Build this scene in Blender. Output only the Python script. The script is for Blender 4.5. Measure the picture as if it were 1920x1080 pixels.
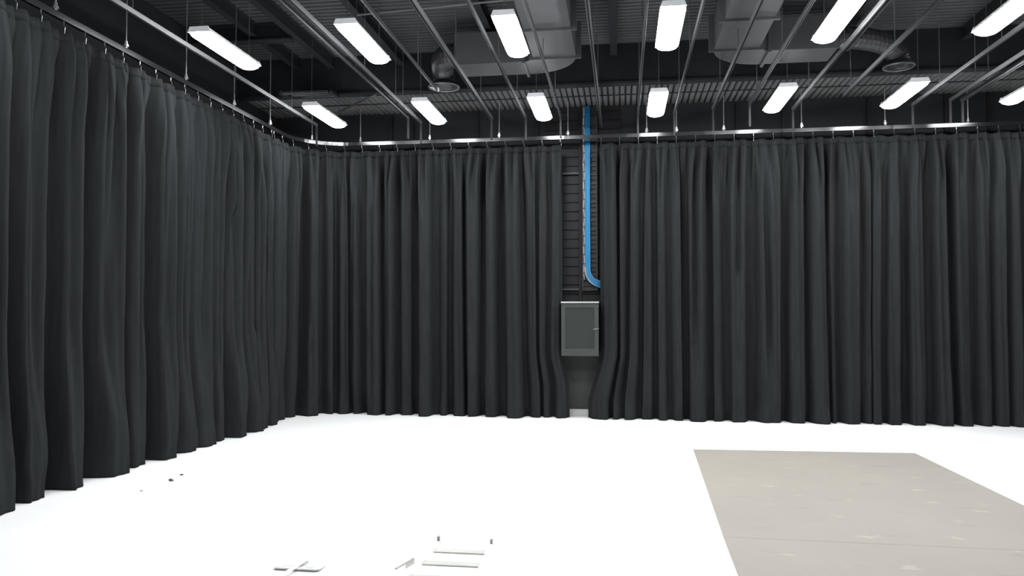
import bpy, bmesh, math, random
from mathutils import Vector, Matrix
random.seed(7)
sc = bpy.context.scene
for o in list(bpy.data.objects): bpy.data.objects.remove(o)
COL = sc.collection

# ---------------------------------------------------------------- camera, world, exposure
cam_d = bpy.data.cameras.new('camera'); cam = bpy.data.objects.new('camera', cam_d); COL.objects.link(cam)
cam.location = (0, 0, 1.65)
cam.rotation_euler = (math.radians(90 + 1.883), 0, math.radians(8.027))
cam_d.sensor_width = 36; cam_d.lens = 36 * 1460 / 1920; cam_d.clip_end = 100
sc.camera = cam
w = bpy.data.worlds.new('world'); sc.world = w; w.use_nodes = True
w.node_tree.nodes['Background'].inputs[0].default_value = (0.5, 0.55, 0.6, 1)
w.node_tree.nodes['Background'].inputs[1].default_value = 0.0
sc.view_settings.view_transform = 'Standard'; sc.view_settings.look = 'None'
sc.view_settings.gamma = 1; sc.view_settings.use_curve_mapping = False
sc.view_settings.exposure = 1.72
LAMP_W = 18.0      # strength of the glowing diffusers

# ---------------------------------------------------------------- materials
def mat(name, col, rough=0.6, metal=0.0, spec=0.5, noise=0.0, nscale=20, bump=0.0, emit=None, estr=0, stretch=(1, 1, 1), sheen=0.0):
    m = bpy.data.materials.new(name); m.use_nodes = True
    nt = m.node_tree; b = nt.nodes['Principled BSDF']
    b.inputs['Base Color'].default_value = (*col, 1); b.inputs['Roughness'].default_value = rough
    b.inputs['Metallic'].default_value = metal; b.inputs['Specular IOR Level'].default_value = spec
    if sheen: b.inputs['Sheen Weight'].default_value = sheen; b.inputs['Sheen Roughness'].default_value = 0.5
    if noise or bump:
        tc = nt.nodes.new('ShaderNodeTexCoord'); mp = nt.nodes.new('ShaderNodeMapping')
        mp.inputs['Scale'].default_value = stretch
        nz = nt.nodes.new('ShaderNodeTexNoise'); nz.inputs['Scale'].default_value = nscale; nz.inputs['Detail'].default_value = 5
        nt.links.new(tc.outputs['Object'], mp.inputs[0]); nt.links.new(mp.outputs[0], nz.inputs['Vector'])
        if noise:
            r = nt.nodes.new('ShaderNodeValToRGB')
            r.color_ramp.elements[0].position = 0.3; r.color_ramp.elements[1].position = 0.7
            r.color_ramp.elements[0].color = (*[c * (1 - noise) for c in col], 1)
            r.color_ramp.elements[1].color = (*[min(1, c * (1 + noise)) for c in col], 1)
            nt.links.new(nz.outputs['Fac'], r.inputs[0]); nt.links.new(r.outputs[0], b.inputs['Base Color'])
        if bump:
            bp = nt.nodes.new('ShaderNodeBump'); bp.inputs['Strength'].default_value = bump; bp.inputs['Distance'].default_value = 0.01
            nt.links.new(nz.outputs['Fac'], bp.inputs['Height']); nt.links.new(bp.outputs[0], b.inputs['Normal'])
    if emit:
        b.inputs['Emission Color'].default_value = (*emit, 1); b.inputs['Emission Strength'].default_value = estr
    return m

M = {}
M['drape'] = mat('drape_fabric', (0.0208, 0.0228, 0.0238), 0.95, spec=0.04, noise=0.12, nscale=6, stretch=(4, 4, 0.5))
M['tape'] = mat('heading_tape_fabric', (0.0208, 0.0228, 0.0238), 0.95, spec=0.04, noise=0.1, nscale=30)
M['floor'] = mat('white_floor_paint', (0.86, 0.86, 0.85), 0.5, spec=0.3, noise=0.02, nscale=1.2)
M['black_wall'] = mat('black_wall_paint', (0.019, 0.020, 0.022), 0.7, spec=0.2, noise=0.12, nscale=1.5)
M['grey_wall'] = mat('dark_grey_wall_panel', (0.055, 0.060, 0.057), 0.7, spec=0.3, noise=0.06, nscale=3)
M['board'] = mat('black_cladding', (0.010, 0.010, 0.0115), 0.6, spec=0.25, noise=0.15, nscale=8)
M['deck'] = mat('dark_deck_steel', (0.072, 0.075, 0.080), 0.55, spec=0.3, noise=0.18, nscale=0.9)
M['slat'] = mat('soffit_slat_paint', (0.15, 0.15, 0.152), 0.5, spec=0.4, noise=0.15, nscale=3, stretch=(3, .6, 1))
M['beam'] = mat('dark_beam_paint', (0.020, 0.021, 0.025), 0.65, spec=0.2, noise=0.1, nscale=3)
M['strut'] = mat('satin_black_strut', (0.050, 0.051, 0.054), 0.36, spec=0.85, noise=0.1, nscale=10)
M['rail'] = mat('gloss_black_rail', (0.012, 0.012, 0.013), 0.165, spec=0.8, noise=0.1, nscale=5)
M['chrome'] = mat('bright_zinc', (0.72, 0.73, 0.75), 0.28, metal=1.0, noise=0.08, nscale=40)
M['hanger'] = mat('zinc_hanger_rod', (0.4, 0.41, 0.43), 0.4, metal=0.8, noise=0.08, nscale=40)
M['tread'] = mat('ribbed_tread', (0.50, 0.50, 0.47), 0.5, noise=0.06, nscale=9)
M['post'] = mat('matt_black_post', (0.022, 0.022, 0.024), 0.65, spec=0.25, noise=0.1, nscale=10)
M['hook'] = mat('dark_zinc_hook', (0.16, 0.16, 0.17), 0.35, metal=0.9, noise=0.1, nscale=40)
M['rod'] = mat('dull_zinc_rod', (0.17, 0.175, 0.185), 0.5, metal=0.6, noise=0.08, nscale=40)
M['duct'] = mat('grey_duct_paint', (0.085, 0.088, 0.092), 0.55, spec=0.4, noise=0.1, nscale=2)
M['flex'] = mat('black_flexible_duct', (0.035, 0.035, 0.038), 0.4, spec=0.5, noise=0.2, nscale=9)
M['foil'] = mat('crumpled_foil', (0.6, 0.6, 0.62), 0.3, metal=0.9, noise=0.2, nscale=20, bump=0.6)
M['housing'] = mat('white_lamp_housing', (0.82, 0.83, 0.84), 0.4, noise=0.02, nscale=10)
M['endcap'] = mat('translucent_end_cap', (0.85, 0.87, 0.9), 0.4, noise=0.02, nscale=10, emit=(0.9, 0.95, 1.0), estr=0.03)
M['glow'] = mat('glowing_diffuser', (0.9, 0.9, 0.9), 0.4, noise=0.01, nscale=10, emit=(0.965, 0.985, 1.0), estr=LAMP_W)
M['blue'] = mat('blue_cable_jacket', (0.025, 0.20, 0.40), 0.45, noise=0.08, nscale=15, stretch=(1, 1, .2))
M['lgrey'] = mat('pale_grey_cable_jacket', (0.26, 0.26, 0.26), 0.5, noise=0.2, nscale=12)
M['tie'] = mat('black_cable_tie', (0.015, 0.015, 0.015), 0.4, noise=0.1, nscale=20)
M['tray'] = mat('grey_cable_tray', (0.035, 0.032, 0.034), 0.5, spec=0.3, noise=0.1, nscale=10)
M['cab'] = mat('grey_green_cabinet_paint', (0.042, 0.048, 0.045), 0.5, spec=0.3, noise=0.05, nscale=6)
M['cabpanel'] = mat('smoked_cabinet_panel', (0.024, 0.028, 0.025), 0.4, spec=0.35, noise=0.05, nscale=6)
M['cabtop'] = mat('lit_cabinet_lip', (0.25, 0.26, 0.245), 0.4, noise=0.05, nscale=10)  # paler than the cabinet: light caught by its top edge, painted in
M['white'] = mat('white_plastic', (0.90, 0.90, 0.89), 0.45, noise=0.03, nscale=12)
M['alu'] = mat('pale_aluminium', (0.92, 0.92, 0.90), 0.5, noise=0.04, nscale=15)
M['rubber'] = mat('grey_rubber', (0.34, 0.34, 0.34), 0.7, noise=0.1, nscale=20)
M['scrap'] = mat('dark_scrap', (0.06, 0.06, 0.055), 0.7, noise=0.3, nscale=60)
M['paint'] = mat('pale_grey_film', (0.62, 0.62, 0.62), 0.5, noise=0.2, nscale=14)
M['skirt'] = mat('pale_skirting', (0.7, 0.7, 0.68), 0.5, noise=0.05, nscale=5)

# grey vinyl floor sheet: warm grey with pale and dark scuffs drawn out sideways
def vinyl():
    m = bpy.data.materials.new('grey_vinyl_sheet'); m.use_nodes = True; nt = m.node_tree; b = nt.nodes['Principled BSDF']
    b.inputs['Roughness'].default_value = 0.55; b.inputs['Specular IOR Level'].default_value = 0.35
    tc = nt.nodes.new('ShaderNodeTexCoord')
    def layer(scale, stretch, lo, hi, off):
        mp = nt.nodes.new('ShaderNodeMapping'); mp.inputs['Scale'].default_value = stretch; mp.inputs['Location'].default_value = off
        n = nt.nodes.new('ShaderNodeTexNoise'); n.inputs['Scale'].default_value = scale; n.inputs['Detail'].default_value = 4
        r = nt.nodes.new('ShaderNodeMapRange'); r.inputs[1].default_value = lo; r.inputs[2].default_value = hi
        nt.links.new(tc.outputs['Object'], mp.inputs[0]); nt.links.new(mp.outputs[0], n.inputs['Vector']); nt.links.new(n.outputs['Fac'], r.inputs[0])
        return r.outputs[0]
    base = layer(0.9, (1, 1, 1), 0.3, 0.7, (0, 0, 0))
    pale = layer(4.2, (0.8, 1.3, 1), 0.64, 0.72, (3, 1, 0))
    dark = layer(3.4, (0.7, 1.6, 1), 0.63, 0.74, (7, 5, 0))
    def mix(a, bb, f, fs):
        x = nt.nodes.new('ShaderNodeMix'); x.data_type = 'RGBA'
        sc_ = nt.nodes.new('ShaderNodeMath'); sc_.operation = 'MULTIPLY'; sc_.inputs[1].default_value = fs
        nt.links.new(f, sc_.inputs[0]); nt.links.new(sc_.outputs[0], x.inputs[0])
        for i, v in ((6, a), (7, bb)):
            if isinstance(v, tuple): x.inputs[i].default_value = (*v, 1)
            else: nt.links.new(v, x.inputs[i])
        return x.outputs[2]
    c = mix((0.280, 0.256, 0.226), (0.306, 0.279, 0.246), base, 1.0)
    c = mix(c, (0.40, 0.375, 0.33), pale, 0.55)
    c = mix(c, (0.20, 0.188, 0.175), dark, 0.6)
    nt.links.new(c, b.inputs['Base Color'])
    return m
M['vinyl'] = vinyl()

# ---------------------------------------------------------------- mesh helpers (world coordinates in, local to the parent)
class MB:
    def __init__(s): s.v = []; s.f = []
    def add(s, vs, fs):
        n = len(s.v); s.v += [tuple(p) for p in vs]; s.f += [tuple(i + n for i in q) for q in fs]; return s
    def box(s, x0, x1, y0, y1, z0, z1):
        vs = [(x, y, z) for z in (z0, z1) for y in (y0, y1) for x in (x0, x1)]
        return s.add(vs, [(0, 2, 3, 1), (4, 5, 7, 6), (0, 1, 5, 4), (2, 6, 7, 3), (0, 4, 6, 2), (1, 3, 7, 5)])
    def tube(s, pts, r, n=8, cap=True):
        pts = [Vector(p) for p in pts]; vs = []; fs = []
        up = None
        for i, p in enumerate(pts):
            t = (pts[min(i + 1, len(pts) - 1)] - pts[max(i - 1, 0)]).normalized()
            if up is None:
                up = Vector((0, 0, 1)) if abs(t.z) < 0.9 else Vector((0, 1, 0))
            a = t.cross(up).normalized(); b = a.cross(t).normalized(); up = b
            rr = r[i] if isinstance(r, (list, tuple)) else r
            for k in range(n):
                an = 2 * math.pi * k / n
                vs.append(p + a * rr * math.cos(an) + b * rr * math.sin(an))
        for i in range(len(pts) - 1):
            for k in range(n):
                fs.append((i * n + k, i * n + (k + 1) % n, (i + 1) * n + (k + 1) % n, (i + 1) * n + k))
        if cap:
            fs.append(tuple(range(n - 1, -1, -1))); fs.append(tuple((len(pts) - 1) * n + k for k in range(n)))
        return s.add(vs, fs)
    def prism(s, prof, axis_pts, cap=True):
        """prof: list of (a, z) ; axis_pts: list of (origin, side_vector) """
        vs = []; fs = []; n = len(prof)
        for o, sv in axis_pts:
            o = Vector(o); sv = Vector(sv)
            for a, z in prof: vs.append(o + sv * a + Vector((0, 0, z)))
        for i in range(len(axis_pts) - 1):
            for k in range(n):
                fs.append((i * n + k, i * n + (k + 1) % n, (i + 1) * n + (k + 1) % n, (i + 1) * n + k))
        if cap:
            fs.append(tuple(range(n - 1, -1, -1))); fs.append(tuple((len(axis_pts) - 1) * n + k for k in range(n)))
        return s.add(vs, fs)
    def ring(s, c, R, r, n=20, m=8, ax='z', sy=1.0):
        vs = []; fs = []
        for i in range(n):
            a = 2 * math.pi * i / n
            for k in range(m):
                b = 2 * math.pi * k / m
                x = (R + r * math.cos(b)) * math.cos(a); y = (R + r * math.cos(b)) * math.sin(a) * sy; z = r * math.sin(b)
                vs.append((c[0] + x, c[1] + y, c[2] + z) if ax == 'z' else (c[0] + x, c[1] + z, c[2] + y))
        for i in range(n):
            for k in range(m):
                fs.append((i * m + k, ((i + 1) % n) * m + k, ((i + 1) % n) * m + (k + 1) % m, i * m + (k + 1) % m))
        return s.add(vs, fs)
    def build(s, name, m, parent=None, smooth=False, bevel=0.0, kind=None):
        me = bpy.data.meshes.new(name); off = Vector((0, 0, 0))
        p = parent
        while p is not None: off += p.location; p = p.parent
        me.from_pydata([(Vector(v) - off) for v in s.v], [], s.f)
        bm = bmesh.new(); bm.from_mesh(me); bmesh.ops.recalc_face_normals(bm, faces=bm.faces[:])
        if bevel:
            bmesh.ops.bevel(bm, geom=[e for e in bm.edges if e.calc_face_angle(0) > 0.5], offset=bevel, segments=2, affect='EDGES', clamp_overlap=True)
        bm.to_mesh(me); bm.free()
        if smooth: me.polygons.foreach_set('use_smooth', [True] * len(me.polygons))
        me.materials.append(m)
        o = bpy.data.objects.new(name, me); COL.objects.link(o)
        if parent: o.parent = parent
        if kind: o['kind'] = kind
        return o

def thing(name, label, cat, loc, group=None):
    o = bpy.data.objects.new(name, None); COL.objects.link(o); o.location = loc; o.empty_display_size = 0.1
    o['label'] = label; o['category'] = cat
    if group: o['group'] = group
    return o
def tag(o, label, cat, group=None):
    o['label'] = label; o['category'] = cat
    if group: o['group'] = group
    return o
def copy_tree(o, parent=None):
    c = o.copy(); COL.objects.link(c)
    if parent is not None: c.parent = parent
    for ch in list(o.children): copy_tree(ch, c)
    return c

# ---------------------------------------------------------------- room shell
X0, X1, Y0, Y1 = -5.95, 8.2, -3.5, 12.75
MB().box(X0 - .2, X1 + .2, Y0 - .2, Y1 + .2, -0.12, 0).build('floor', M['floor'], kind='structure')
MB().box(X0 - .2, X0, Y0, Y1, 0, 5.9).build('wall_left', M['black_wall'], kind='structure')
MB().box(X1, X1 + .2, Y0, Y1, 0, 5.9).build('wall_right', M['black_wall'], kind='structure')
MB().box(X0, X1, Y0 - .2, Y0, 0, 5.9).build('wall_front', M['black_wall'], kind='structure')
wb = MB().box(X0, X1, Y1, Y1 + .2, 0, 5.9).build('wall_back', M['black_wall'], kind='structure')
# upper back wall: timber battens at intervals and black cladding boards in the open bay
for x in (-3.87, -3.5, -2.38, -1.38, -0.665, 0.27, 1.84, 2.55, 3.83, 4.96, 5.57):
    MB().box(x - .022, x + .022, Y1 - .045, Y1, 1.8, 5.02).build('wall_batten', M['board'], wb)
MB().box(-1.25, 0.0, Y1 - .02, Y1, 0.10, 1.80).build('lower_panel', M['grey_wall'], wb)
z = 1.82
while z < 4.98:
    for (xa, xb) in ((-1.25, -.69), (-.64, 0.0)):
        MB().prism([(0, 0), (-.016, .006), (-.012, .138), (0, .146)], [((xa, Y1, z), (0, 1, 0)), ((xb, Y1, z), (0, 1, 0))]).build('cladding_board', M['board'], wb)
    z += 0.15
for zz in (3.93, 2.03):
    MB().box(-1.2, -.69, Y1 - .06, Y1 - .02, zz, zz + .03).build('cross_rail', M['grey_wall'], wb)
MB().box(-1.25, 0.0, Y1 - .03, Y1, 0, 0.10).build('baseboard_back', M['skirt'], kind='structure')

# ceiling: ribbed steel deck over the hall, its ribs run from side to side
ZD = 5.6
mb = MB(); prof = []
y = Y0; k = 0
while y < 11.45:
    prof += [(y, 0.0), (y + .055, 0.0), (y + .065, .03), (y + .10, .03)]; y += .11
prof2 = prof + [(prof[-1][0], 0.25), (prof[0][0], 0.25)]
vs = []; fs = []
for x in (X0, X1): vs += [(x, a, ZD + b) for a, b in prof]
n = len(prof)
fs = [(i, i + 1, n + i + 1, n + i) for i in range(n - 1)]
mb.add(vs, fs); mb.box(X0, X1, Y0, Y1, 5.85, 5.9)
ceil = mb.build('ceiling', M['deck'], kind='structure')
# lower soffit strip between cross beam and back wall, made of single slats
MB().box(X0, X1, 11.45, Y1, 5.07, 5.10).build('soffit_board', M['beam'], ceil)
sl0 = None; nsl = int((X1 - X0) / .09)
for i in range(nsl):
    if sl0 is None:
        sl0 = MB().prism([(0, 0), (.010, -.022), (.060, -.022), (.072, 0)], [((X0, 11.47, 5.07), (1, 0, 0)), ((X0, 12.0, 5.07), (1, 0, 0)), ((X0, Y1 - .01, 5.07), (1, 0, 0))]).build('soffit_slat', M['slat'], ceil); s = sl0
    else:
        s = sl0.copy(); COL.objects.link(s); s.location.x = i * .09
    s.location.z = random.uniform(-.004, .004)
MB().box(X0, X1, 12.08, 12.10, 5.035, 5.05).build('soffit_joint_strip', M['beam'], ceil)

# I-beam helper
def ibeam(mb, p0, p1, h, wd, t=.02):
    p0 = Vector(p0); p1 = Vector(p1); d = (p1 - p0).normalized(); sv = Vector((0, 0, 1)).cross(d)
    prof = [(-wd/2, 0), (wd/2, 0), (wd/2, t), (t/2, t), (t/2, h - t), (wd/2, h - t), (wd/2, h), (-wd/2, h), (-wd/2, h - t), (-t/2, h - t), (-t/2, t), (-wd/2, t)]
    return mb.prism(prof, [(p0, sv), (p1, sv)])
# cross beam in front of the soffit, a box-clad steel beam with a bottom flange
cb = thing('cross_beam', 'long dark cross beam spanning the ceiling in front of the slatted soffit strip', 'beam', (0, 11.4, 5.0))
MB().box(X0, X1, 11.37, 11.45, 5.03, 5.6).build('beam_web', M['beam'], cb)
MB().box(X0, X1, 11.33, 11.49, 5.0, 5.03).build('beam_flange', M['beam'], cb)
cb2 = thing('cross_beam', 'short dark cross beam between the ribbed deck panels at top left', 'beam', (-5.2, 9.95, 5.36))
ibeam(MB(), (X0, 9.95, 5.36), (-4.42, 9.95, 5.36), .24, .16).build('beam_web', M['beam'], cb2)
for i, (x, lab) in enumerate(((-4.95, 'dark purlin under the ribbed deck nearest the left wall'), (-4.40, 'dark purlin at the right edge of the lit ribbed deck panels'),
        (-3.3, 'dark purlin above the second light column from the left'), (-1.75, 'dark purlin above the gap between second and third light columns'),
        (-0.1, 'dark purlin above the gap between the two grey ducts'), (3.0, 'dark purlin to the right of the right grey duct'), (4.7, 'dark purlin above the right-hand end of the ceiling'))):
    t = thing('roof_purlin', lab, 'beam', (x, 4, 5.42), 'roof purlins')
    ibeam(MB(), (x, Y0, 5.42), (x, 11.36, 5.42), .18, .10, .015).build('purlin_web', M['beam'], t)

# ---------------------------------------------------------------- ducts
def duct(sgn, xi, label):
    """straight run along y, elbow, then run sideways; xi = inner side x, sgn = -1 turns left, +1 turns right"""
    t = thing('air_duct', label, 'duct', (xi + sgn * .27, 6, 4.95), 'grey ceiling ducts')
    W, H, R = .55, .42, .12
    def run(pts): return MB().prism([(0, 0), (W, 0), (W, H), (0, H)], pts)
    z0 = 4.95
    run([((xi, 1.5, z0), (sgn, 0, 0)), ((xi, 8.87, z0), (sgn, 0, 0))]).build('duct_run', M['duct'], t, bevel=.006)
    c = Vector((xi + sgn * (W + R), 9.9, z0)); pts = []
    pts.append(((xi, 8.9, z0), (sgn, 0, 0)))
    for k in range(13):
        a = k / 12 * math.pi / 2
        d = Vector((-sgn * math.cos(a), math.sin(a), 0)); pts.append((c + d * (W + R), -d))
    run(pts).build('duct_elbow', M['duct'], t)
    xe = c.x + sgn * (.95 if sgn < 0 else .85); yo = 9.9 + W + R
    run([((c.x + sgn * .03, yo, z0), (0, -1, 0)), ((xe, yo, z0), (0, -1, 0))]).build('duct_run', M['duct'], t, bevel=.006)
    for yy in (8.87, 9.88):
        xa, xb = sorted((xi - sgn * .07, xi + sgn * (W + .05)))
        MB().box(xa, xb, yy, yy + .035, z0 - .03, z0 + H + .03).build('duct_flange', M['duct'], t)
    xa, xb = sorted((c.x, c.x + sgn * .035))
    MB().box(xa, xb, yo - W - .04, yo + .04, z0 - .03, z0 + H + .03).build('duct_flange', M['duct'], t)
    return xe, yo
def outlet(name, start, c, R, label, foil):
    t = thing(name, label, 'air vent', (c[0], c[1], c[2]))
    s = Vector(start); e = Vector(c) + Vector((0, 0, .10)); pts = []; rr = []
    dirx = 1 if e.x > s.x else -1
    for k in range(41):
        u = k / 40
        p0, p1, p2, p3 = s, s + Vector((dirx * .35, .0, 0)), e + Vector((0, 0, .28)), e
        p = p0 * (1-u)**3 + p1 * 3*u*(1-u)**2 + p2 * 3*u*u*(1-u) + p3 * u**3
        pts.append(p); rr.append(R * .72 * (1 + .05 * (1 if k % 2 else -1)))
    MB().tube(pts, rr, 14).build('flexible_duct', M['flex'], t)
    MB().tube([e, Vector(c) + Vector((0, 0, .02))], [R * .75, R], 20, cap=False).build('outlet_cone', M['flex'], t, True)
    MB().ring((c[0], c[1], c[2] + .02), R, .014, 28, 6).build('outlet_ring', M['rod'], t, True)
    MB().tube([(c[0], c[1], c[2] + .05), (c[0], c[1], c[2] + .035)], R * .55, 16).build('outlet_disc', M['flex'], t)
    for (a0, a1, q) in foil:
        vs = []; fs = []
        for k in range(7):
            a = a0 + (a1 - a0) * k / 6
            for r_ in (R * 1.02, R * .80, R * .62):
                vs.append((c[0] + r_ * math.cos(a), c[1] + r_ * math.sin(a), c[2] + .012 + (R - r_) * .4 + random.uniform(-.012, .012)))
        for k in range(6):
            for j in range(2): fs.append((k*3+j, k*3+j+1, (k+1)*3+j+1, (k+1)*3+j))
        mb = MB().add(vs, fs); vs2 = [(p[0], p[1], p[2] + .004) for p in vs]; mb.add(vs2, [tuple(reversed(q_)) for q_ in fs]); mb.build('foil_flap', M['foil'], t)
xe, yo = duct(-1, -0.57, 'left grey rectangular air duct bending left between the third and fourth light columns')
outlet('air_outlet', (xe + .02, yo - .27, 5.17), (-2.55, 11.0, 4.93), .22, 'round black air outlet with torn foil under the left duct end', [(2.2, 3.3, 0), (4.6, 5.0, 0)])
xe, yo = duct(1, 1.16, 'right grey rectangular air duct bending right behind the fourth and fifth light columns')
outlet('air_outlet', (xe - .02, yo - .27, 5.17), (3.68, 10.93, 4.93), .19, 'round black air outlet with a shiny rim on the right of the ceiling', [(4.9, 5.6, 0)])

# conduit and brace
t = tag(MB().tube([(-3.2, 9.1, 5.32), (-1.16, 8.93, 5.34)], .014, 8).build('conduit', M['rod']), 'thin grey conduit running across the ceiling under the purlins', 'conduit')
t = tag(MB().tube([(-4.56, 12.04, 4.92), (-3.66, 11.28, 4.97)], .018, 8).build('brace_bar', M['strut']), 'slanting metal brace bar right of the leftmost back-row light', 'brace')
lv = thing('louvre_vent', 'small dark louvre vent with pale slats behind the leftmost back-row light', 'vent', (-4.75, 11.25, 4.96))
for k in range(3):
    MB().box(-5.05 + .12 * k, -4.35 + .02 * k, 11.02 + .10 * k, 11.08 + .10 * k, 4.955, 4.985).build('slat', M['duct'], lv)
MB().box(-5.1, -5.06, 10.98, 11.32, 4.95, 5.0).build('frame', M['beam'], lv)
MB().box(-4.30, -4.26, 10.98, 11.32, 4.95, 5.0).build('frame', M['beam'], lv)

def hang_top(x, y):
    # height of what a rod or cable at (x, y) hangs from: duct underside, soffit or deck
    if -1.14 < x < -.55 and y < 10.0 or 1.14 < x < 1.73 and y < 10.0: return 4.95
    if 9.95 < y < 10.6 and (-2.25 < x < -.6 or 1.2 < x < 2.75): return 4.95
    if y > 11.3: return 5.0 if y < 11.47 else 5.045
    return 5.6
# ---------------------------------------------------------------- struts running towards the back wall
ZS = 4.65
STR = [  # x, y start, y end, width, label
    (-4.84, 2.0, 11.84, .050, 'black ceiling strut left of the leftmost light column'),
    (-3.25, 2.0, 11.56, .040, 'thin black ceiling strut ending short behind the second light column'),
    (-3.14, 2.0, 11.92, .050, 'black ceiling strut just left of the second light column'),
    (-2.46, 2.0, 10.2, .022, 'thin black ceiling strut just right of the second light column'),
    (-1.99, 2.0, 11.83, .060, 'broad black ceiling strut between the second and third light columns'),
    (-1.46, 2.0, 11.88, .036, 'black ceiling strut just left of the third light column'),
    (-0.92, 2.0, 11.87, .036, 'black ceiling strut just right of the third light column'),
    (-0.32, 2.0, 12.62, .045, 'black ceiling strut leading towards the blue cables'),
    (0.255, 2.0, 11.9, .036, 'black ceiling strut just left of the fourth light column'),
    (0.80, 2.0, 11.92, .036, 'black ceiling strut just right of the fourth light column'),
    (1.35, 2.0, 11.70, .050, 'black ceiling strut between the fourth and fifth light columns, left of its pair'),
    (1.84, 2.0, 11.50, .046, 'black ceiling strut just left of the fifth light column'),
    (2.52, 2.0, 11.88, .050, 'black ceiling strut just right of the fifth light column'),
    (3.06, 2.0, 11.2, .046, 'black ceiling strut between the fifth and sixth light columns'),
    (4.18, 2.0, 11.86, .046, 'black ceiling strut just right of the sixth light column'),
    (4.62, 2.0, 11.68, .040, 'thin black ceiling strut at far right, left one of its pair'),
    (4.78, 2.0, 11.68, .075, 'broad black ceiling strut at far right, right one of its pair')]
def strut(x, y0, y1, wd, lab, zb=ZS, h=.042, post=True):
    t = thing('ceiling_strut', lab, 'strut', (x, (y0 + y1) / 2, zb), 'ceiling struts')
    a = wd / 2; e = wd * .10
    # open channel: lips at the bottom, slot in the middle
    c = min(.013, a * .45)      # sides splay outwards slightly
    prof = [(-a + c, 0), (-e, 0), (-e, .006), (-a + c + .005, .006), (-a + .005, h - .005), (a - .005, h - .005), (a - c - .005, .006), (e, .006), (e, 0), (a - c, 0), (a, h), (-a, h)]
    MB().prism(prof, [((x, y0, zb), (1, 0, 0)), ((x, y1, zb), (1, 0, 0))]).build('channel', M['strut'], t)
    MB().box(x - a + .003, x + a - .003, y1, y1 + .006, zb + .002, zb + h - .002).build('end_cap', M['strut'], t)
    if post: MB().box(x - .014, x + .014, y1 + .006, y1 + .03, 4.345, zb + h).build('end_post', M['post'], t)
    for yy in (5.0, 7.1, 9.2, 10.9):
        if yy < y1: MB().tube([(x, yy, zb + h), (x, yy, hang_top(x, yy))], .006, 6).build('threaded_rod', M['rod'], t)
    return t
for a in STR: strut(*a, post=11.4 < a[2] < 12.0)
strut(2.50, 3.0, 9.10, .085, 'short broad pale strut hung just under the strut right of the fifth light column', ZS - .052, .048, False)

# ---------------------------------------------------------------- ceiling lights
LX = [-4.38, -2.78, -1.15, 0.505, 2.165, 3.78, 5.36]
names = ['leftmost', 'second from left', 'third from left', 'fourth from left', 'third from right', 'second from right', 'rightmost']
def make_lamp(lab, cx, cy, zb=4.55, L=1.17, full=True):
    t = thing('ceiling_light', lab, 'ceiling light', (cx, cy, zb), 'batten ceiling lights')
    y0, y1 = cy - L / 2, cy + L / 2
    # housing: shallow trapezoid channel
    hp = [(-.122, .055), (.122, .055), (.10, .108), (-.10, .108)]
    MB().prism(hp, [((cx, y0 + .012, zb), (1, 0, 0)), ((cx, y1 - .012, zb), (1, 0, 0))]).build('housing', M['housing'], t, bevel=.006)
    # wrap-round diffuser with a rounded belly
    dp = [(-.125, .056)] + [(-.125 + .25 * k / 12, .056 - .056 * (math.sin(math.pi * k / 12)) ** .45) for k in range(1, 12)] + [(.125, .056)]
    ax = []
    for q, sc_ in ((0, .70), (.02, .88), (.05, .97), (.09, 1), (L - .09, 1), (L - .05, .97), (L - .02, .88), (L, .70)):
        ax.append((q, sc_))
    vs = []; fs = []; n = len(dp)
    for q, s_ in ax:
        for a, zz in dp: vs.append((cx + a * (s_ * .5 + .5), y0 + q, zb + .056 - (.056 - zz) * s_))
    for i in range(len(ax) - 1):
        for k in range(n - 1): fs.append((i*n+k, i*n+k+1, (i+1)*n+k+1, (i+1)*n+k))
        fs.append((i*n+n-1, i*n, (i+1)*n, (i+1)*n+n-1))
    fs.append(tuple(range(n))); fs.append(tuple((len(ax)-1)*n + k for k in range(n)))
    MB().add(vs, fs).build('diffuser', M['glow'], t, True)
    for yy in (y0 - .004, y1 - .012):
        cp = [(-.127, .054), (.127, .054), (.103, .112), (-.103, .112)]
        MB().prism(cp, [((cx, yy, zb), (1, 0, 0)), ((cx, yy + .016, zb), (1, 0, 0))]).build('end_cap', M['endcap'], t)
    for yy in (y0 + .06, y1 - .06):
        o = MB().tube([(cx - .035, yy, zb + .11), (cx, yy, zb + .19), (cx + .035, yy, zb + .11)], .004, 6)
        wv = o.build('suspension_wire', M['rod'], t)
        MB().tube([(cx, yy, zb + .19), (cx, yy, hang_top(cx, yy))], .004, 6).build('drop_cable', M['rod'], wv)
    return t
proto = None
for r, (cy, row) in enumerate(((8.12, 'front'), (11.06, 'back'))):
    p = None
    for i, x in enumerate(LX):
        if r == 0 and i == 6: lab = 'glowing white batten ceiling light just off the right end of the upper nearer row'
        else: lab = 'glowing white batten ceiling light, %s in the %s row' % ((names[i] if not (r == 0) else ['leftmost', 'second from left', 'third from left', 'fourth from left', 'second from right', 'rightmost'][i]), 'upper nearer' if r == 0 else 'lower back')
        if p is None: p = make_lamp(lab, x, cy)
        elif any(hang_top(x, cy + q) < hang_top(LX[0], cy + q) for q in (-.525, .525)): make_lamp(lab, x, cy)
        else:
            c = copy_tree(p); c.location.x = x; c['label'] = lab
for cy in (5.19,):
    for i, x in enumerate(LX):
        c = copy_tree(p if cy < 0 else bpy.data.objects['ceiling_light']); c.location = (x, cy, 4.55)
        c['label'] = 'glowing white batten ceiling light overhead, nearer than the rows in the photo'; c['group'] = 'ceiling lights out of frame'

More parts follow.
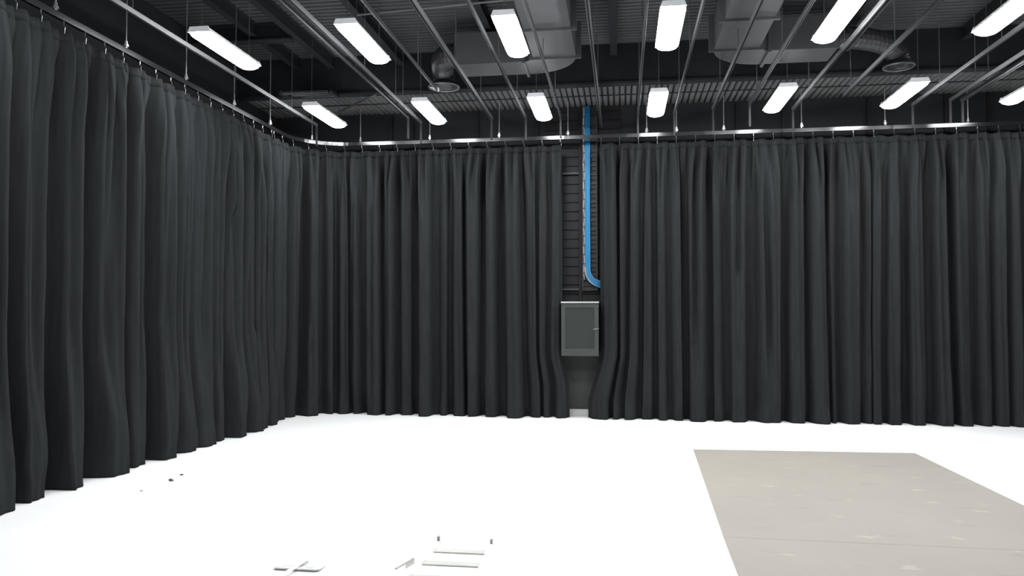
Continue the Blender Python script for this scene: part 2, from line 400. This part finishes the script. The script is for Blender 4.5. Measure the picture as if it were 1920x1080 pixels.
# ---------------------------------------------------------------- curtain track
XL, YB, RC = -5.25, 12.35, .85
S1 = 9.5; SA = RC * math.pi / 2; S2 = S1 + SA; SEND = S2 + 12.2
def path(s):
    if s <= S1: return Vector((XL, 2.0 + s, 0)), Vector((1, 0, 0)), Vector((0, 1, 0))
    if s <= S2:
        a = (s - S1) / RC
        c = Vector((XL + RC, 2.0 + S1, 0)); d = Vector((-math.cos(a), math.sin(a), 0))
        return c + d * RC, -d, Vector((math.sin(a), math.cos(a), 0))
    return Vector((XL + RC + s - S2, YB, 0)), Vector((0, -1, 0)), Vector((1, 0, 0))
ctk = thing('curtain_track', 'glossy black curtain track curving round the left corner above the black curtains', 'curtain track', (0, YB, 4.43))
def rail(s0, s1):
    ax = []; s = s0
    ss = [s0]
    if s0 < S1: ss.append(min(S1, s1))
    k = 1
    for k in range(1, 17):
        q = S1 + SA * k / 16
        if s0 < q < s1: ss.append(q)
    ss.append(s1)
    ss = sorted(set(ss))
    for s in ss:
        p, n, t_ = path(s); ax.append((p + Vector((0, 0, 4.43)), n))
    return MB().prism([(-.022, 0), (-.006, 0), (-.006, .008), (.006, .008), (.006, 0), (.021, 0), (.022, .001), (.0262, .056), (-.020, .056), (-.024, .052), (-.024, .004)], ax)
for a, b in ((0, 5.2), (5.202, S1 - .05), (S1 - .048, S2 + .6), (S2 + .602, S2 + 3.6), (S2 + 3.602, S2 + 6.7), (S2 + 6.702, SEND)):
    rail(a, b).build('rail', M['rail'], ctk)
def sx(x): return S2 + x - (XL + RC)
for s in [.6, 1.8, 3.0, 4.2, 4.55, 5.6, 6.76, 7.95, 9.05, 10.15, sx(-4.28), sx(-3.1), sx(-1.95), sx(-.84), sx(.4), sx(.86), sx(1.58), sx(2.74), sx(3.95), sx(5.12), sx(6.3), sx(7.4)]:
    p, n, t_ = path(s); q = p + Vector((0, 0, 4.486))
    top = 5.045 if p.y > 11.47 else 5.6
    h = MB().tube([q, (q.x, q.y, top)], .008, 6).build('hanger_rod', M['hanger'], ctk)
    MB().tube([q + Vector((0, 0, .0)), q + Vector((0, 0, .02)), q + Vector((0, 0, .022)), q + Vector((0, 0, .05)), q + Vector((0, 0, .052)), q + Vector((0, 0, .085))],
              [.010, .010, .028, .028, .017, .017], 8).build('clamp', M['chrome'], h)

# ---------------------------------------------------------------- curtains
def hsh(i, k=0): return random.Random(i * 7919 + k * 104729 + 11).random()
def vnoise(x, k=0):
    i = math.floor(x); f = x - i; f = f * f * (3 - 2 * f)
    return hsh(i, k) * (1 - f) + hsh(i + 1, k) * f - .5
def sstep(a, b, x):
    t = min(1, max(0, (x - a) / (b - a))); return t * t * (3 - 2 * t)
ZT = 4.345
def curtain(name, label, sa, sb, valleys, ampmid, amphem, seed, flareL=None, flareR=None, lean=.18, split=.40):
    p0, _, _ = path((sa + sb) / 2)
    t = thing(name, label, 'curtain', (p0.x, p0.y, 0), 'black curtains')
    V = [sa] + [v for v in valleys if sa + .05 < v < sb - .05] + [sb]
    rnd = random.Random(seed)
    amps = [rnd.uniform(.7, 1.05) * min(1, .25 + 2.2 * (V[i+1] - V[i])) for i in range(len(V) - 1)]
    drift = [0] + [rnd.uniform(-.06, .06) for _ in V[1:-1]] + [0]
    leans = [rnd.choice((-1, 1)) * rnd.uniform(.3, 1) for _ in amps]
    uc = [rnd.uniform(.40, .62) for _ in amps]; uc2 = [q + rnd.choice((-1, 1)) * rnd.uniform(.17, .22) for q in uc]
    bw = [rnd.uniform(.08, .46) for _ in amps]
    zs = [0.004, .03, .06, .1, .15, .2, .26, .33, .42, .52, .64, .78, .95] + [1.15 + .2 * k for k in range(11)] + [3.3, 3.42, 3.54, 3.64, 3.74, 3.83, 3.91, 3.98, 4.04, 4.1, 4.15, 4.2, 4.24, 4.28, 4.31, ZT]
    ns = int((sb - sa) / .019); vs = []; fs = []; nz = len(zs); grid = []
    hookpitch = .29
    for i in range(ns + 1):
        s = sa + (sb - sa) * i / ns
        edge = min(s - sa, sb - s); ef = sstep(0, .25, edge)
        for z in zs:
            low = 1 - sstep(0, 1.6, z); high = sstep(3.7, 4.36, z); pz = sstep(3.2, 4.1, z)
            dr = 1 - z / ZT * 1.2
            # find fold cell with drifting valleys
            c = 0
            for k in range(1, len(V)):
                if s >= V[k] + drift[k] * dr: c = k
                else: break
            c = min(c, len(amps) - 1)
            a = V[c] + drift[c] * dr; b = V[c+1] + drift[c+1] * dr
            u = min(1, max(0, (s - a) / max(.02, b - a)))
            bul = sstep(0, 1, (max(0.0, math.sin(math.pi * u)) - bw[c]) / (1 - bw[c]) * 1.35)
            A = (ampmid + (amphem - ampmid) * low)
            d = A * (amps[c] * bul - .5)
            if b - a > split:
                g = math.exp(-((u - uc[c] - .12 * vnoise(z * .6 + c, seed + 9)) / .10) ** 2) + (.7 * math.exp(-((u - uc2[c]) / .06) ** 2) if b - a > split * 1.5 else 0)
                d -= .14 * g * amps[c] * sstep(.35, 1.8, z)
            # secondary ripples in the fold and slow wandering of the whole cloth
            d += .018 * math.sin(s * 41 + 3 * vnoise(s * 1.7, seed + 2) * 6 + z * .35) * (1 - .5 * low)
            d += .05 * vnoise(s * .55, seed + 3) * (1 + 1.5 * low) + .012 * vnoise(s * 9 + 2 * z, seed + 4)
            # creases near the hem
            d += low * .07 * vnoise(s * 3.2 + z * 1.7, seed + 5) + (1 - sstep(0, .5, z)) * .05 * vnoise(s * 5.1 - z * 3.5, seed + 6)
            # gathered pleats at the heading
            ph = (s - sa) / hookpitch * 2 * math.pi
            pl = .042 * math.sin(ph * 2 + 4 * vnoise(s * 1.3, seed + 7)) + .020 * math.sin(ph * 5 + 5 * vnoise(s * 2.1, seed + 8))
            d = d * (1 - .82 * high) + pl * pz * (1.3 - .9 * sstep(4.15, ZT, z))
            lat = leans[c] * lean * A * bul * math.sin(math.pi * u) * (1 - high) * ef
            so = s + lat
            if flareL and s - sa < .8: so += flareL(z) * (1 - sstep(0, .8, s - sa))
            if flareR and sb - s < .8: so += flareR(z) * (1 - sstep(0, .8, sb - s))
            if flareL and s - sa < .12 or flareR and sb - s < .12: d = d * .6
            p, n, tg = path(so)
            zz = z
            if z > 4.0: zz = z - .022 * (math.sin(ph / 2 + math.pi / 2) ** 2) * sstep(4.0, ZT, z)
            q = p + n * d + Vector((0, 0, zz)); vs.append(q)
    for i in range(ns):
        for k in range(nz - 1): fs.append((i*nz+k, (i+1)*nz+k, (i+1)*nz+k+1, i*nz+k+1))
    fab = MB().add(vs, fs).build('fabric', M['drape'], t, True)
    sm = fab.modifiers.new('thickness', 'SOLIDIFY'); sm.thickness = .004; sm.offset = 0
    # heading tape along the top edge
    tv = []; tf = []
    for i in range(ns + 1):
        for k in (nz - 4, nz - 1):
            s = sa + (sb - sa) * i / ns; p, n, tg = path(s); tv.append(vs[i*nz+k] + n * .004)
    for i in range(ns): tf.append((i*2, (i+1)*2, (i+1)*2+1, i*2+1))
    tp = MB().add(tv, tf).build('heading_tape', M['tape'], t, True)
    sm = tp.modifiers.new('thickness', 'SOLIDIFY'); sm.thickness = .003; sm.offset = 1
    # hooks on runners
    h0 = None; nh = int((sb - sa - .04) / hookpitch)
    for k in range(nh + 1):
        s = sa + .02 + k * (sb - sa - .04) / nh
        p, n, tg = path(s); base = Vector((p.x, p.y, 4.35))
        if h0 is None:
            hb = MB().tube([base + Vector((0, 0, .085)), base + Vector((0, 0, .055)), base + Vector((0, 0, .053)), base + Vector((0, 0, .04))], [.008, .008, .004, .004], 6)
            hb.tube([base + Vector((0, 0, .04)), base + n * .016 + Vector((0, 0, .02)), base + n * .012 + Vector((0, 0, -.01)), base + n * .012 + Vector((0, 0, -.035))], .004, 6)
            h0 = hb.build('hook', M['hook'], t); b0 = base
        else:
            h = h0.copy(); COL.objects.link(h); h.location = base - b0
    return t

r1 = random.Random(3)
vA = [.35]
while vA[-1] < 3.6: vA.append(vA[-1] + r1.uniform(.3, .55))
vA = [v for v in vA if v < 3.7] + [4.02, 4.58, 5.06, 5.62, 6.12, 6.52, 6.95, 7.33, 7.75, 8.1, 8.5, 8.8]
curtain('stage_curtain', 'tall black curtain in deep folds along the left wall, nearest the viewer', 0.2, 9.12, vA, .28, .50, 21, lean=.15, split=.24)
vB = [9.4, 9.7, 10.0, 10.35, 10.53, 10.77] + [sx(x) for x in (-4.26, -3.9, -3.65, -3.38, -3.0, -2.76, -2.52, -2.22, -1.92, -1.57, -1.35, -1.14)]
curtain('stage_curtain', 'tall black curtain from the left corner to the wall gap with blue cables', 9.16, sx(-.94), vB, .27, .30, 22,
        flareR=lambda z: .11 * min(1, max(0, (1.0 - z) / .5)))
vC = [sx(x) for x in (-.04, .12, .33, .53, .71, .95, 1.38, 1.58, 2.0, 2.49, 2.8, 3.09, 3.27, 3.61, 3.73, 3.94, 4.22, 4.52, 4.84, 5.2, 5.4, 5.63, 5.85, 6.2, 6.6, 6.9, 7.3, 7.6)]
curtain('stage_curtain', 'wide black curtain hanging right of the wall gap to the frame edge', sx(-.335), sx(7.9), vC, .27, .32, 23,
        flareL=lambda z: -.20 * min(1, max(0, (1.0 - z) / .72)))

# ---------------------------------------------------------------- wall gap: cabinet, cable tray, cables
cab = thing('wall_cabinet', 'grey wall-mounted equipment cabinet in the gap between the curtains', 'cabinet', (-.65, 12.2, .99))
MB().box(-.93, -.37, 12.225, 12.715, 1.0, 1.815).build('body', M['cab'], cab, bevel=.004)
dr = MB()
x0, x1, z0, z1 = -.94, -.36, .99, 1.815; ix0, ix1, iz0, iz1 = -.878, -.425, 1.10, 1.745
for q in ((x0, ix0, z0, z1), (ix1, x1, z0, z1), (ix0, ix1, z0, iz0), (ix0, ix1, iz1, z1)):
    dr.box(q[0], q[1], 12.2, 12.225, q[2], q[3])
door = dr.build('door', M['cab'], cab)
MB().box(ix0, ix1, 12.209, 12.222, iz0, iz1).build('door_panel', M['cabpanel'], door)
MB().box(ix0 + .05, ix1 - .02, 12.202, 12.209, iz0 + .002, iz0 + .012).build('panel_rail', M['cab'], door)
MB().tube([(-.398, 12.2, 1.41), (-.398, 12.17, 1.41)], .014, 10).build('lock', M['chrome'], door)
MB().box(-.44, -.40, 12.165, 12.175, 1.403, 1.415).build('key', M['chrome'], door)
MB().tube([(-.366, 12.2, 1.765), (-.366, 12.185, 1.765)], .01, 8).build('hinge_pin', M['chrome'], door)
MB().tube([(-.366, 12.2, 1.415), (-.366, 12.18, 1.415)], .01, 8).build('hinge_pin', M['chrome'], door)
lip = MB().prism([(0, 0), (-.018, .0), (0, .022), (.5, .022), (.5, 0)], [((-.945, 12.205, 1.816), (0, 1, 0)), ((-.355, 12.205, 1.816), (0, 1, 0))])
lip.build('top_lip', M['cabtop'], cab)

tr = thing('cable_tray', 'dark vertical ladder cable tray on the wall behind the blue cables', 'cable tray', (-.5, 12.70, 2.0))
for x in (-.625, -.395):
    MB().box(x - .009, x + .009, 12.645, 12.70, 2.02, 5.03).build('side_rail', M['tray'], tr)
MB().box(-.616, -.404, 12.688, 12.694, 2.02, 5.03).build('back_plate', M['tray'], tr)
z = 2.1; r0 = None
while z < 5.0:
    MB().box(-.616, -.404, 12.66, 12.688, z, z + .022).build('rung', M['tie'], tr); z += .15
z = 2.175
while z < 5.0:
    MB().box(-.616, -.404, 12.672, 12.688, z, z + .010).build('rung', M['board'], tr); z += .15

bb = thing('cable_bundle', 'bundle of bright blue data cables running down the cable tray', 'cable', (-.54, 12.63, 2.0))
for k in range(6):
    x = -.578 + .0142 * k; yv = 12.632 - .004 * (k % 2)
    pts = [(x, yv, 5.03), (x, yv, 4.2), (x + .004 * math.sin(k), yv, 3.4), (x, yv, 2.6), (x, yv, 2.36)]
    R = .26 - .0142 * k * .6
    for q in range(1, 9):
        a = q / 8 * 1.15
        pts.append((x + R * (1 - math.cos(a)) * 1.05, yv - .02 * q / 8, 2.36 - R * math.sin(a) * .9 - .05 * (5 - k) * q / 40))
    e = pts[-1]; pts.append((e[0] + .11, e[1] - .01, e[2] - .045)); 
    MB().tube(pts, .0085, 8).build('cable', M['blue'], bb, True)
for k in range(8):
    zz = 2.5 + k * .34
    MB().box(-.588, -.497, 12.618, 12.643, zz, zz + .006).build('cable_tie', M['blue'], bb)
for k in range(2):
    pts = [(-.585 + .012*k, 12.615, 2.40)] + [(-.585 + .012*k + .30 * (1 - math.cos(q/8*1.2)), 12.61, 2.34 - .27 * math.sin(q/8*1.2)) for q in range(0, 9)]
    e = pts[-1]; pts.append((e[0] + .06, e[1], e[2] - .03))
    MB().tube(pts, .007, 8).build('pale_strand', M['lgrey'], bb, True)
gc = thing('grey_cable', 'thin pale grey cable tied to the left rail of the cable tray', 'cable', (-.6, 12.63, 2.2))
MB().tube([(-.602 + .006 * math.sin(k * 1.9), 12.635, 5.03 - k * .105) for k in range(28)], .0125, 8).build('cable', M['lgrey'], gc, True)
for k in range(19):
    zz = 2.3 + k * .15
    MB().box(-.622, -.583, 12.618, 12.652, zz, zz + .014).build('cable_tie', M['tie'], gc)

# ---------------------------------------------------------------- things on the floor
def slab(vs2, z0, z1):
    n = len(vs2); vs = [(x, y, z0) for x, y in vs2] + [(x, y, z1) for x, y in vs2]
    return MB().add(vs, [tuple(range(n - 1, -1, -1)), tuple(range(n, 2 * n))] + [(i, (i + 1) % n, n + (i + 1) % n, n + i) for i in range(n)])
vs2 = [(.61, .2), (3.40, .2), (3.40, 6.1), (.745, 6.05)]
vin = thing('vinyl_flooring', 'scuffed warm grey floor sheet lying on the white floor at lower right', 'floor mat', (2.1, 5, 0))
slab([(.735, 5.96), (.61, .2), (3.40, .2), (3.405, 5.90)], 0.0, .004).build('vinyl_sheet', M['vinyl'], vin)
slab([(.735, 5.963), (3.405, 5.903), (3.42, 9.83), (.85, 9.73)], 0.0, .0042).build('vinyl_sheet', M['vinyl'], vin)

ld = thing('step_ladder', 'pale aluminium step ladder lying folded on the white floor at bottom centre', 'ladder', (-1.15, 4.6, 0))
def bar(mb, p, q, wx, z0, z1):
    p = Vector((*p, 0)); q = Vector((*q, 0)); d = (q - p).normalized(); sv = Vector((d.y, -d.x, 0))
    return mb.prism([(-wx/2, z0), (wx/2, z0), (wx/2, z1), (-wx/2, z1)], [(p, sv), (q, sv)])
bar(MB(), (-1.30, 5.46), (-1.38, 3.5), .028, .0, .034).build('side_rail', M['alu'], ld)
bar(MB(), (-.915, 5.44), (-.86, 3.5), .028, .0, .034).build('side_rail', M['alu'], ld)
for (a, b, y) in ((-1.305, -.93, 5.30), (-1.315, -.925, 5.03), (-1.325, -.92, 4.75), (-1.335, -.91, 4.47), (-1.345, -.90, 4.19), (-1.355, -.89, 3.91)):
    MB().box(a + .012, b - .006, y, y + .075, .0, .010).build('tread', M['tread'], ld)
bar(MB(), (-1.395, 5.10), (-1.49, 3.6), .024, .0, .03).build('rear_leg', M['alu'], ld)
bar(MB(), (-.82, 5.0), (-.77, 3.6), .024, .0, .03).build('rear_leg', M['alu'], ld)
bar(MB(), (-1.37, 5.06), (-1.425, 4.84), .012, .0, .04).build('hinge_bracket', M['tread'], ld)
MB().box(-1.308, -1.291, 5.46, 5.49, 0, .066).build('rubber_foot', M['rubber'], ld)
MB().box(-.923, -.907, 5.44, 5.47, 0, .066).build('rubber_foot', M['rubber'], ld)

def rrect(x0, x1, y0, y1, r, n=5):
    out = []
    for cx, cy, a0 in ((x1 - r, y1 - r, 0), (x0 + r, y1 - r, 90), (x0 + r, y0 + r, 180), (x1 - r, y0 + r, 270)):
        for k in range(n + 1):
            a = math.radians(a0 + 90 * k / n); out.append((cx + r * math.cos(a), cy + r * math.sin(a)))
    return out
pt = thing('paint_tray', 'shallow white tray lying on the white floor left of the ladder', 'tray', (-2.08, 4.88, 0))
def rings(levels):
    vs = []; fs = []; n = len(levels[0][0])
    for pts, z in levels: vs += [(x, y, z) for x, y in pts]
    for i in range(len(levels) - 1):
        for k in range(n): fs.append((i*n+k, i*n+(k+1)%n, (i+1)*n+(k+1)%n, (i+1)*n+k))
    fs.append(tuple(range(n))[::-1]); fs.append(tuple((len(levels)-1)*n+k for k in range(n)))
    return MB().add(vs, fs)
rings([(rrect(-2.215, -1.935, 4.815, 4.945, .02), 0.002), (rrect(-2.235, -1.915, 4.80, 4.96, .03), .016), (rrect(-2.235, -1.915, 4.80, 4.96, .03), .020), (rrect(-2.222, -1.928, 4.813, 4.947, .02), .020), (rrect(-2.21, -1.94, 4.825, 4.935, .02), .010)]).build('basin', M['white'], pt)
rings([(rrect(-2.20, -1.95, 4.832, 4.928, .02), .0105), (rrect(-2.20, -1.95, 4.832, 4.928, .02), .012)]).build('paint_film', M['paint'], pt)
rings([(rrect(-2.035, -1.97, 4.845, 4.915, .01), .0125), (rrect(-2.035, -1.97, 4.845, 4.915, .01), .016)]).build('lid', M['white'], pt)
po = thing('roller_pole', 'white pole resting across the shallow white tray', 'pole', (-2.09, 4.7, 0))
MB().tube([(-2.06, 4.975, .036), (-2.12, 4.38, .016), (-2.16, 3.9, .013)], .013, 10).build('shaft', M['white'], po, True)
MB().tube([(-2.152, 3.98, .016), (-2.165, 3.84, .017)], .016, 10).build('grip', M['rubber'], po, True)
for i, (x, y, s_, lab) in enumerate(((-4.41, 7.19, .028, 'dark crumpled scrap on the white floor, middle one of three by the left curtain'),
        (-4.46, 7.46, .018, 'tiny dark scrap on the white floor, farthest of three by the left curtain'),
        (-4.43, 6.74, .016, 'flat greyish scrap on the white floor, nearest of three by the left curtain'))):
    mb = MB(); rr = random.Random(40 + i); pts = []
    bm = bmesh.new(); bmesh.ops.create_icosphere(bm, subdivisions=1, radius=1)
    for v in bm.verts:
        k = rr.uniform(.5, 1.2); v.co = Vector((x + v.co.x * s_ * 1.3 * k, y + v.co.y * s_ * k, max(.0, s_ * .35 + v.co.z * s_ * .5 * k)))
    mb.add([v.co[:] for v in bm.verts], [[v.index for v in f.verts] for f in bm.faces]); bm.free()
    tag(mb.build('floor_scrap', M['scrap'] if i != 2 else M['rubber']), lab, 'scrap', 'floor scraps')
